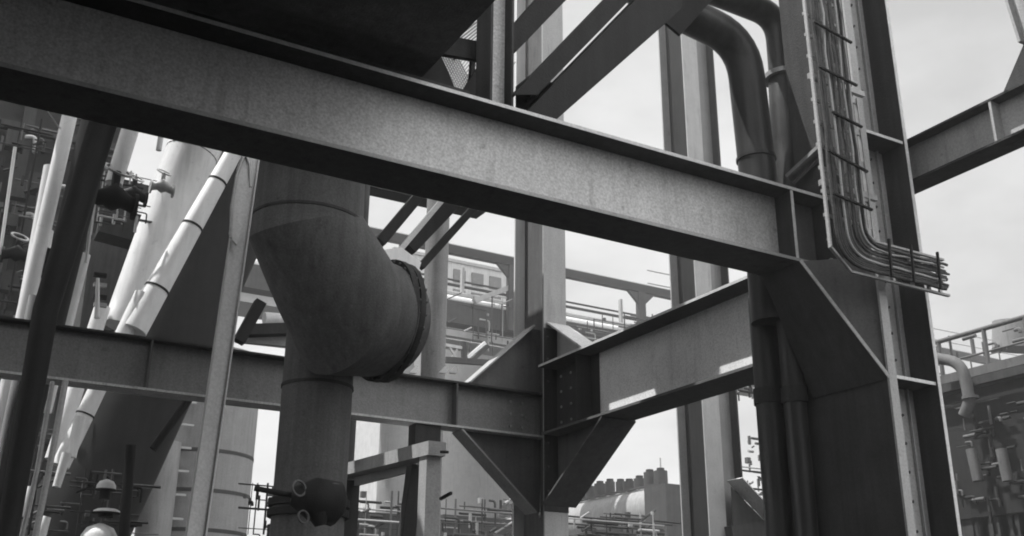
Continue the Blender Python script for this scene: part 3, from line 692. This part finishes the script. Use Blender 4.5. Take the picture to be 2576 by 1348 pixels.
# mesh guard
mg = thing('mesh_guard', 'sunlit diamond mesh guard between the hopper foot and the slim post', 'mesh', PY(1165, 190, 9.0))
wire = MB()
a_, b_, c_ = PY(1130, 135, 9.0), PY(1215, 135, 9.0), PY(1130, 240, 9.0)
W_, H_ = (b_.x-a_.x), (a_.z-c_.z)
for i in range(-12, 13):
    for s_ in (-1, 1):
        x0_ = a_.x+W_*i/12
        p = Vector((x0_, 9.0, c_.z)); q = Vector((x0_+s_*W_*1.0, 9.0, c_.z+W_*1.6))
        wire.beam(p, q, .012, .012)
part('wires', wire, GALV, mg)
part('frame', MB().beam(PY(1190, 130, 8.98), PY(1185, 210, 8.98), .06, .05).beam(PY(1182, 212, 8.98), PY(1212, 160, 8.98), .05, .05), DARK, mg)
# deck added over the left half to shade the girder
dk = thing('added_shade_deck', 'unlit floor added on the girder to shade it, above the upper left corner', 'deck', (-4, 4, 5.5))
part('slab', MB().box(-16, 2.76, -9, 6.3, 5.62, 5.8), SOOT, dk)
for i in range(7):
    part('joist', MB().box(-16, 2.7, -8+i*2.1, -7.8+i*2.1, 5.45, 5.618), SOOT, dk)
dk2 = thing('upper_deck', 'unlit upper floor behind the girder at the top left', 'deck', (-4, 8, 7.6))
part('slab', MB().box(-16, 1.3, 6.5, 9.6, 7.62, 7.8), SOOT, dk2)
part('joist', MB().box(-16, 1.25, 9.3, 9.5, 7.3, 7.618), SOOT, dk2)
bh = thing('back_wall', 'dark sheeted wall closing the space behind the hopper', 'wall', (-6, 18, 5))
part('sheeting', MB().box(-16, 3.6, 14.0, 14.2, 9.0, 12.5), DARK, bh)
nb = thing('sky_blocker_hall', 'unseen dark hall added behind and left of the viewer to block the sky', 'building', (-8, -12, 0))  # unseen hall added to keep sky light off the girder's left end
part('wall', MB().box(-30, 2.3, -8.9, -2.5, 0, 5.44), DARK, nb)
part('side_blocker', MB().box(-14, -1.1, -2.49, 6, 0, 5.44), DARK, nb)
for y0_, y1_ in ((9.35, 10.25), (11.35, 13)): part('sun_blocker', MB().box(4.58, 5.2, y0_, y1_, 9.2, 10.2), SOOT, hp)  # unseen boxes added to break the sun strip on the bay beam
# ================================================================== M columns (behind D)
GM = 'columns of the next bay, behind the bay beam'
t = thing('bay_column', 'left of two close columns of the next bay, dark web between pale flanges', 'column', (12.8, 15, 0), GM)
part('flange', MB().box(12.68, 13.08, 15, 15.03, 0, 20), STEEL, t)
xm = 12.88
part('web', MB().box(xm-.01, xm+.01, 15.03, 15.77, 0, 20), DARK, t)
part('flange', MB().box(12.68, 13.08, 15.77, 15.8, 0, 20), STEEL, t)
t2 = thing('bay_column', 'right of two close columns of the next bay, with a pale knee plate low down', 'column', (13.4, 15, 0), GM)
part('web', MB().box(13.20, 13.52, 15.2, 15.22, 0, 20), TANK, t2)
part('flange', MB().box(13.52, 13.55, 15.0, 15.42, 0, 20), RUST_SHADE, t2)
part('flange', MB().box(13.17, 13.20, 15.18, 15.42, 0, 20), STEEL, t2)
k0, k1 = PY(1848, 1205, 14.8), PY(1945, 1308, 14.8)
part('knee_flange', MB().beam(k0, k1, .02, .42, side=(k1-k0).cross(Y_)), GIRDER, t2)
part('knee_plate', MB().prism([PY(1840, 1225, 14.9), PY(1845, 1330, 14.9), PY(1925, 1312, 14.9)], (0, .02, 0)), RUST_SHADE, t2)
part('foot_beam', MB().beam(PY(1835, 1345, 14.9), PY(2000, 1322, 14.9), .2, .3), RUST_SHADE, t2)

# small frame hung under beam C (850-1110, 1080-1348)
fr = thing('pipe_portal', 'small steel portal frame under the cross beam right of the vertical pipe', 'frame', PY(1085, 1300, 11))
fx = PY(1085, 1140, 10.9)
XF = fx.x
pA, pB = PX(853, 1190, XF), PX(1100, 1128, XF)
part('top_member', MB().beam(pA, pB, .22, .16, side=X_), STEEL, fr)
part('top_member', MB().beam(PX(855, 1222, XF+.1), PX(1045, 1172, XF+.1), .05, .12, side=X_), GALV, fr)
pw = PX(1083, 1128, XF)
part('leg', MB().box(pw.x-.09, pw.x+.09, pw.y-.10, pw.y+.10, 0, pw.z+.05), STEEL, fr)
pw2 = PX(870, 1210, XF)
part('leg', MB().box(pw2.x-.08, pw2.x-.06, pw2.y-.12, pw2.y+.12, 0, pw2.z), GALV, fr)
part('leg', MB().box(pw2.x-.058, pw2.x+.16, pw2.y-.12, pw2.y+.10, 0, pw2.z), RUST_SHADE, fr)
pw3 = PY(1030, 1160, 11.6)
part('inner_leg', MB().beam(PY(1045, 1172, 11.4), PY(1018, 1380, 11.4), .16, .16), RUST_SHADE, fr)
part('hanger', MB().box(PY(1040, 1100, 11.5).x, PY(1104, 1100, 11.5).x, 11.45, 11.65, PY(1070, 1125, 11.5).z, CZ0-.003), RUST_SHADE, fr)
for (a, b) in (((1110, 1137), (1126, 1137)), ((1108, 1255), (1135, 1240))):
    part('cleat', MB().beam(PX(*a, XF), PX(*b, XF), .03, .03), DARK, fr)

# ================================================================== TANKS
def tank(name, label, c, rpx, Y, top_z, bands, ladder=None, m_=TANK):
    p = PY(*c, Y); r_ = rad(rpx, p); t = thing(name, label, 'tank', (p.x, p.y, 0))
    part('shell', MB().tube([(p.x, p.y, 0), (p.x, p.y, top_z)], r_, 64), m_, t)
    part('roof', MB().tube([(p.x, p.y, top_z), (p.x, p.y, top_z+r_*.2)], [r_, r_*.1], 64), m_, t)
    for z in bands: part('band', MB().ring((p.x, p.y, z), Z_, r_*.99, r_*1.006, .10, 64), SEAM, t)
    if ladder:
        lp1 = PY(*ladder, Y-r_*1.02)
        for dx in (-.25, .25):
            pass
        rg = MB(); z = .5
        while z < top_z-.2:
            rg.beam((lp1.x-.42, lp1.y, z), (lp1.x+.42, lp1.y, z), .055, .055); z += .62
        part('ladder_rungs', rg, GALV, t)
    return t, p, r_
def zb(y, Y, x=520): return PY(x, y, Y).z
t, p, r_ = tank('banded_tank', 'tall grey banded tank with a ladder, behind the slim post', (500, 1200), 130, 30, zb(1000, 30)+1.2, [zb(y, 30-2.2) for y in (1118, 1222, 1325)], (432, 1200))
pq = PY(388, 1250, 29)
single('tank_pipe', MB().tube([(pq.x, 28.6, 0), (pq.x, 28.6, zb(1130, 29))], .45, 18), TANK, 'dull pipe standing left of the banded tank', 'pipe')
tank('plain_tank', 'smooth grey tank seen between portal frame and central gusset', (1200, 1150), 185, 52, zb(1030, 52, 1200)+3, [])
tank('far_silo', 'slim pale silo seen through the portal frame', (992, 1150), 40, 40, zb(1010, 40, 990)+2, [])

# ================================================================== PIPE GANTRY behind (along X), Y=40
YG = 40
def gz(x, y, Y=YG): return PY(x, y, Y).z
gx0, gx1 = PY(1090, 700, YG).x, PY(1800, 760, YG).x+25
zt_ = gz(1132, 648); zt2 = gz(1132, 668)
gt = thing('pipe_gantry', 'long steel pipe gantry in the distance seen through the middle of the frame', 'gantry', (gx0, YG, 0))
part('top_girder', MB().box(gx0-10, gx1, YG-1.5, YG-1.2, zt2, zt_), DARK, gt)
part('rail', MB().box(gx0-10, gx1, YG-.24, YG-.22, zt_+.55, zt_+.6), STEEL, gt)
zl, zl2 = gz(1132, 778), gz(1132, 832)
part('lower_trough', MB().box(gx0-10, gx1, YG-1.2, YG+1.2, zl2, zl), RUST_SHADE, gt)
part('bottom_chord', MB().box(gx0-10, gx1, YG-1.0, YG+1.0, gz(1132, 862), gz(1132, 842)), STEEL, gt)
for k, xpx in enumerate((1250, 1570)):
    p = PY(xpx, 760, YG)
    part('post', MB().box(p.x-.2, p.x+.2, YG-1.5, YG-1.22, zl2, zt2), RUST_SHADE, gt)
    for s_ in (-1, 1):
        part('corbel', MB().prism([(p.x+s_*.2, YG-1.45, zt2-.02), (p.x+s_*.8, YG-1.45, zt2-.02), (p.x+s_*.2, YG-1.45, zt2-.6)], (0, .15, 0)), RUST_SHADE, gt)
for i in range(12):
    x = gx0-3+i*4.4
    if i % 2: part('stay', MB().beam((x, YG-1.3, zl+.1), (x+3.0, YG-1.3, zl+1.7), .22, .22), STEEL if i % 4 == 1 else RUST_SHADE, gt)
    part('hanger', MB().box(x, x+.12, YG-.1, YG+.1, zl, zt2), STEEL, gt)
for k, (dz, r__, mm) in enumerate(((.28, .2, PIPE), (.75, .10, STEEL), (1.3, .07, RUST_SHADE), (1.7, .05, RUST_SHADE))):
    part('service_pipe', MB().tube([(gx0-10, YG-.5+k*.4, zl+dz), (gx1, YG-.5+k*.4, zl+dz)], r__, 10), mm, gt)
# far small railing wires
for z_ in (1.2, 1.9):
    part('wire', MB().tube([(gx0+12, YG, zt_+z_-.4), (gx1, YG, zt_+z_)], .04, 5), STEEL, gt)
# windowed building behind at left part
wb = thing('windowed_building', 'pale building with rows of dark windows behind the distant gantry', 'building', (26, 55, 0))
bx0, bx1 = PY(1100, 720, 56).x, PY(1300, 720, 56).x
bzt = gz(1132, 658, 56)
part('wall', MB().box(bx0-3, bx1+2, 56, 66, 0, bzt), SHEET, wb)
for r__ in range(4):
    for c__ in range(6):
        xx = bx0-.2+c__*1.3; zz = bzt-1.3-r__*1.35
        part('window', MB().box(xx, xx+.85, 55.93, 55.99, zz, zz+.85), GLASS, wb)
part('parapet', MB().box(bx0-3.1, bx1+2.1, 55.9, 66.1, bzt+.002, bzt+.2), STEEL, wb)
# low beams at (1125-1220, 860-900)
lb = thing('gantry_brace_frame', 'bright crossed bracing under the distant gantry left of the gusset', 'bracing', PY(1150, 880, 30))
for (a, b, w_, mm) in (((1120, 868), (1165, 876), 8, GALV), ((1175, 900), (1220, 862), 8, PIPE), ((1190, 905), (1228, 870), 9, RUST_SHADE), ((1120, 905), (1260, 915), 14, RUST_SHADE), ((1130, 872), (1150, 905), 5, GALV), ((1150, 878), (1135, 905), 5, STEEL), ((1166, 860), (1168, 905), 12, RUST_SHADE)):
    p, q = PY(*a, 30), PY(*b, 30); part('bar', MB().beam(p, q, rad(w_, p), rad(w_, p)), mm, lb)
for x in (1040, 1115, 1140):
    c = PY(x, 938, 12.6); single('clip', MB().prism([c+Vector((-.05, 0, 0)), c+Vector((.05, 0, 0)), c+Vector((.08, 0, .09)), c+Vector((.03, 0, .1))], (0, .05, 0)), PIPE, 'bright clip on the far edge of the cross beam, %s' % {1040: 'beside the ring flange', 1115: 'middle one', 1140: 'closest to the gusset'}[x], 'clip', 'bright clips behind the cross beam')

# ================================================================== CONVEYOR GALLERY (bottom centre right)
XG = 26
cg = thing('conveyor_gallery', 'inclined-looking conveyor gallery with a row of drums on its roof beyond the gusset', 'gallery', PX(1540, 1300, XG))
ca, cb_ = PX(1640, 1225, XG), PX(1380, 1290, XG)
zc = ca.z; 
y0_, y1_ = ca.y, cb_.y+8
rG = .95
part('barrel', MB().tube([(XG+.9, y0_, zc-.75), (XG+.9, y1_, zc-.75)], rG, 28), CONC, cg)
part('undercarriage', MB().box(XG, XG+1.8, y0_-.6, y1_, zc-2.6, zc-1.35), RUST_SHADE, cg)
part('head_box', MB().box(XG-.1, XG+2.0, y0_-1.0, y0_+.4, zc-2.2, zc+.02), RUST_SHADE, cg)
part('roof_ridge', MB().box(XG+.3, XG+.45, y0_, y1_, zc+.13, zc+.2), RUST_SHADE, cg)
i = 0; y = y0_+.3
while y < y1_-.5:
    hh = random.uniform(.38, .62)
    part('drum', MB().tube([(XG+.7, y, zc+.2), (XG+.7, y, zc+.2+hh)], random.uniform(.2, .3), 10), RUST_SHADE, cg)
    part('drum_cap', MB().tube([(XG+.7, y, zc+.2+hh), (XG+.7, y, zc+.32+hh)], .16, 8), DARK, cg)
    y += random.uniform(.62, .8); i += 1
an = PY(1663, 1200, 60)
single('antenna_mast', MB().tube([(an.x, 60, 2), (an.x, 60, PY(1663, 1152, 60).z)], .06, 6), STEEL, 'thin antenna mast right of the conveyor gallery', 'mast')
fb = thing('sheet_building', 'low pale building with a roof rail right of the antenna mast', 'building', PY(1700, 1300, 55))
zr = PY(1700, 1246, 55).z
xx0, xx1 = PY(1655, 1250, 55).x, PY(1800, 1250, 55).x
part('wall', MB().box(xx0, xx1, 55, 60, 0, zr-.7), SHEET, fb)
for i in range(9):
    xx = xx0+.4+i*1.0
    part('window', MB().box(xx, xx+.55, 54.93, 54.99, zr-3.3, zr-1.6), GLASS, fb)
    part('rail_post', MB().box(xx, xx+.06, 54.9, 54.96, zr-.69, zr+.4), STEEL, fb)
part('handrail', MB().box(xx0, xx1, 54.9, 54.96, zr+.4, zr+.47), STEEL, fb)
# clutter under gallery + near bottom
def clutter(name, label, boxpx, Y, n, mats, depth=2.0, seed=1, group=None, pr=(1.2, 4)):
    rnd = random.Random(seed); x0, y0, x1, y1 = boxpx
    t = thing(name, label, 'pipework', PY((x0+x1)/2, y1, Y), group)
    for k in range(3):
        yy = rnd.uniform(y0, y1); xx = rnd.uniform(x0, x1); rr = rad(rnd.uniform(pr[0], pr[1]*.8), PY(xx, yy, Y+1))
        pa = PY(x0-15, yy, Y+.4*k); part('header_pipe', MB().tube([pa, Vector((PY(x1+20, yy, Y+.4*k).x, pa.y, pa.z))], rr, 8), rnd.choice(mats), t)
        pa = PY(xx, y0, Y+.3*k+.2); part('riser', MB().tube([pa, Vector((pa.x, pa.y, PY(xx, y1, Y+.3*k+.2).z))], rr, 8), rnd.choice(mats), t)
    for i in range(n):
        a = (rnd.uniform(x0, x1), rnd.uniform(y0, y1)); Yk = Y+rnd.uniform(0, depth)
        p = PY(*a, Yk); L_ = rad(rnd.uniform(.15, .6)*(x1-x0), p); rr = rad(rnd.uniform(*pr), p)
        kind = rnd.random()
        if kind < .4: q = p+X_*L_; pts = [p, q]
        elif kind < .7: q = p-Z_*L_*.7; pts = [p, q]
        elif kind < .9:
            pts = smooth_path([p, p+X_*L_*.5, p+X_*L_*.5-Z_*L_*.5], 3, rr*3)
        else: pts = [p, p+X_*L_*.5+Z_*L_*.3]
        nm = 'pipe_run'
        if rnd.random() < .07:
            part('box', MB().obox(p, (rr*1.5, 0, 0), (0, rr*1.4, 0), (0, 0, rr*1.9)), rnd.choice(mats), t)
        else: part(nm, MB().tube(pts, rr, 8), rnd.choice(mats), t)
    return t
clutter('pipe_cluster', 'tangle of pipes and rails at the foot of the smooth grey tank', (1110, 1255, 1300, 1348), 24, 46, [STEEL, RUST_SHADE, DARK, RUST_SHADE, DSTEEL], seed=3)
single('dark_shed', MB().box(PY(1115, 1300, 27).x, PY(1290, 1300, 27).x, 27, 30, 0, PY(1200, 1300, 27).z), RUST_SHADE, 'dark shed below the pipe tangle at the bottom edge', 'shed')
clutter('pipe_cluster', 'small pipework seen through the lower opening of the portal frame', (890, 1235, 1020, 1348), 20, 30, [STEEL, RUST_SHADE, DARK, DSTEEL], seed=5)
single('dark_shed', MB().box(PY(888, 1300, 23).x, PY(1030, 1300, 23).x, 23, 25, 0, PY(960, 1290, 23).z), RUST_SHADE, 'dark low shed seen through the portal frame', 'shed')
clutter('pipe_cluster', 'rusty pipework under the conveyor gallery', (1440, 1290, 1650, 1348), 21, 50, [STEEL, RUST_SHADE, DARK, RUST_SHADE], seed=8)
clutter('pipe_cluster', 'dense dark pipework under the bay beam beside the massive column', (1840, 900, 1945, 990), 17, 60, [RUST_SHADE, DARK, DARK, STEEL], seed=9)
clutter('pipe_cluster', 'pipework low down between knee plate and massive column', (1880, 1080, 1965, 1260), 20, 60, [RUST_SHADE, DARK, STEEL, DSTEEL], seed=10)
clutter('pipe_cluster', 'handrails and hooks between the banded tank and the vertical pipe', (615, 1215, 705, 1345), 16, 26, [RUST_SHADE, DARK, DSTEEL], seed=12, depth=.6)
clutter('pipe_cluster', 'valves and small pipes around the flanged valve at left', (230, 430, 345, 560), 14.4, 50, [RUST_SHADE, DARK, STEEL, DSTEEL], seed=14, depth=1)
clutter('pipe_cluster', 'dim pipework behind the leaning post above the cross beam', (0, 300, 120, 770), 17, 90, [RUST_SHADE, DARK, DARK, RUST_SHADE, DSTEEL], seed=15, depth=3)
clutter('pipe_cluster', 'dim pipework between leaning post and black pipe', (180, 290, 280, 560), 17, 40, [RUST_SHADE, DARK, DSTEEL, RUST_SHADE], seed=16, depth=3)
clutter('pipe_cluster', 'dim pipework in the lower left corner under the cross beam', (0, 990, 160, 1348), 15, 60, [RUST_SHADE, DARK, DSTEEL, DSTEEL], seed=17, depth=2)
clutter('pipe_cluster', 'dark equipment around the white vent caps', (190, 1180, 330, 1348), 14, 50, [DARK, RUST_SHADE, DARK, DSTEEL], seed=18, depth=1)
clutter('pipe_cluster', 'pipes and rails on the distant gantry right of the central column', (1425, 790, 1700, 860), 38, 40, [RUST_SHADE, STEEL, RUST_SHADE, DARK], seed=19, depth=1, pr=(1, 2.6))
clutter('pipe_cluster', 'pipes on the distant gantry left of the central column', (1125, 745, 1290, 860), 38, 30, [RUST_SHADE, STEEL, RUST_SHADE, DARK], seed=20, depth=1, pr=(1, 2.6))

# ================================================================== RIGHT GANTRY (lower right, along Y)
XQ = 16
rg_ = thing('walkway_gantry', 'railed walkway gantry with dark pipework in the lower right corner', 'gantry', PX(2470, 1300, XQ))
ra, rb = PX(2350, 870, XQ), PX(2640, 768, XQ)
zR = PX(2470, 828, XQ).z; ya_, yb_ = rb.y-4, ra.y+4
part('handrail', MB().tube([(XQ, ya_, zR), (XQ, yb_, zR)], .045, 8), DSTEEL, rg_)
part('mid_rail', MB().tube([(XQ, ya_, zR-.42), (XQ, yb_, zR-.42)], .02, 6), DSTEEL, rg_)
zDk = PX(2480, 918, XQ).z
for xp in (2362, 2480, 2590):
    y_ = PX(xp, 870, XQ).y; part('rail_post', MB().tube([(XQ, y_, zDk), (XQ, y_, zR)], .04, 8), DSTEEL, rg_)
part('deck', MB().box(XQ-.05, XQ+1.6, ya_, yb_, zDk-.16, zDk), DSTEEL, rg_)
part('deck_edge', MB().box(XQ-.15, XQ-.06, ya_, yb_, zDk-.34, zDk-.2), RUST_SHADE, rg_)
part('housing', MB().box(XQ+.1, XQ+3, ya_, yb_, PX(2480, 1300, XQ).z, zDk-.35), DARK, rg_)
part('base_girder', MB().box(XQ-.05, XQ+.09, ya_, yb_, PX(2480, 1300, XQ).z, PX(2480, 1200, XQ).z), DARK, rg_)
zz_ = PX(2480, 1300, XQ).z
for i in range(10):
    xp = 2440+i*17; y_ = PX(xp, 1330, XQ).y
    part('leg', MB().box(XQ, XQ+.14, y_-.1, y_+(.07 if i % 3 else .16), 0, zz_-.002), RUST_SHADE, rg_)
dr = thing('downturned_pipe', 'bent pipe turned down over the walkway at right', 'pipe', PX(2430, 950, XQ-.5))
part('tube', MB().tube(smooth_path([PX(2350, 900, XQ-.4), PX(2420, 912, XQ-.4), PX(2440, 1010, XQ-.4), PX(2425, 1045, XQ-.4)], 6, .5), [.09]*0 or .1, 14), DSTEEL, dr)
part('lip', MB().ring(PX(2441, 1000, XQ-.4), Z_, .05, .14, .05), DSTEEL, dr)
for (x_, lab) in ((2455, 'left of the two pale vertical pipes low in the walkway gantry'), (2530, 'right of the two pale vertical pipes low in the walkway gantry')):
    single('stub_pipe', MB().tube([PX(x_-12, 1130, XQ-.3), PX(x_+6, 1210, XQ-.3)], .09, 12), DSTEEL, lab, 'pipe', 'pale pipes in the walkway gantry')
def clutterX(name, label, boxpx, X, n, mats, seed):
    rnd = random.Random(seed); x0, y0, x1, y1 = boxpx
    t = thing(name, label, 'pipework', PX((x0+x1)/2, y1, X))
    for i in range(n):
        p = PX(rnd.uniform(x0, x1), rnd.uniform(y0, y1), X+rnd.uniform(-.2, .05)); L_ = rad(rnd.uniform(15, 70), p); rr = rad(rnd.uniform(1.5, 5), p)
        k = rnd.random()
        pts = [p, p-Y_*L_] if k < .45 else ([p, p-Z_*L_*.8] if k < .8 else smooth_path([p, p-Y_*L_*.6, p-Y_*L_*.6-Z_*L_*.4], 3, rr*3))
        part('pipe_run', MB().tube(pts, rr, 8), rnd.choice(mats), t)
    return t
clutterX('pipe_cluster', 'dim pipes and rungs on the side of the walkway gantry', (2400, 1000, 2600, 1260), XQ-.02, 60, [RUST_SHADE, DARK, DSTEEL, RUST_SHADE, RUST_SHADE], 31)
clutterX('pipe_cluster', 'fine rods behind the walkway handrail', (2370, 830, 2600, 900), XQ+1.2, 16, [DSTEEL, DSTEEL], 32)
single('far_vessel', MB().tube([PX(2570, 880, 24), PX(2570, 812, 24)], .7, 20), TANK, 'hazy vessel cut by the right edge above the walkway', 'vessel')

# ================================================================== HAZE
hb_ = MB().box(-45, 110, -45, 110, -1, 45)
hz_ = bpy.data.materials.new('pale_haze'); hz_.use_nodes = True
t_ = hz_.node_tree; t_.nodes.clear(); o_ = N(t_, 'ShaderNodeOutputMaterial'); v_ = N(t_, 'ShaderNodeVolumePrincipled')
v_.inputs['Color'].default_value = (.9, .9, .9, 1); v_.inputs['Density'].default_value = .003; v_.inputs['Anisotropy'].default_value = .2
t_.links.new(v_.outputs[0], o_.inputs['Volume'])
single('haze', hb_, hz_, kind='stuff')
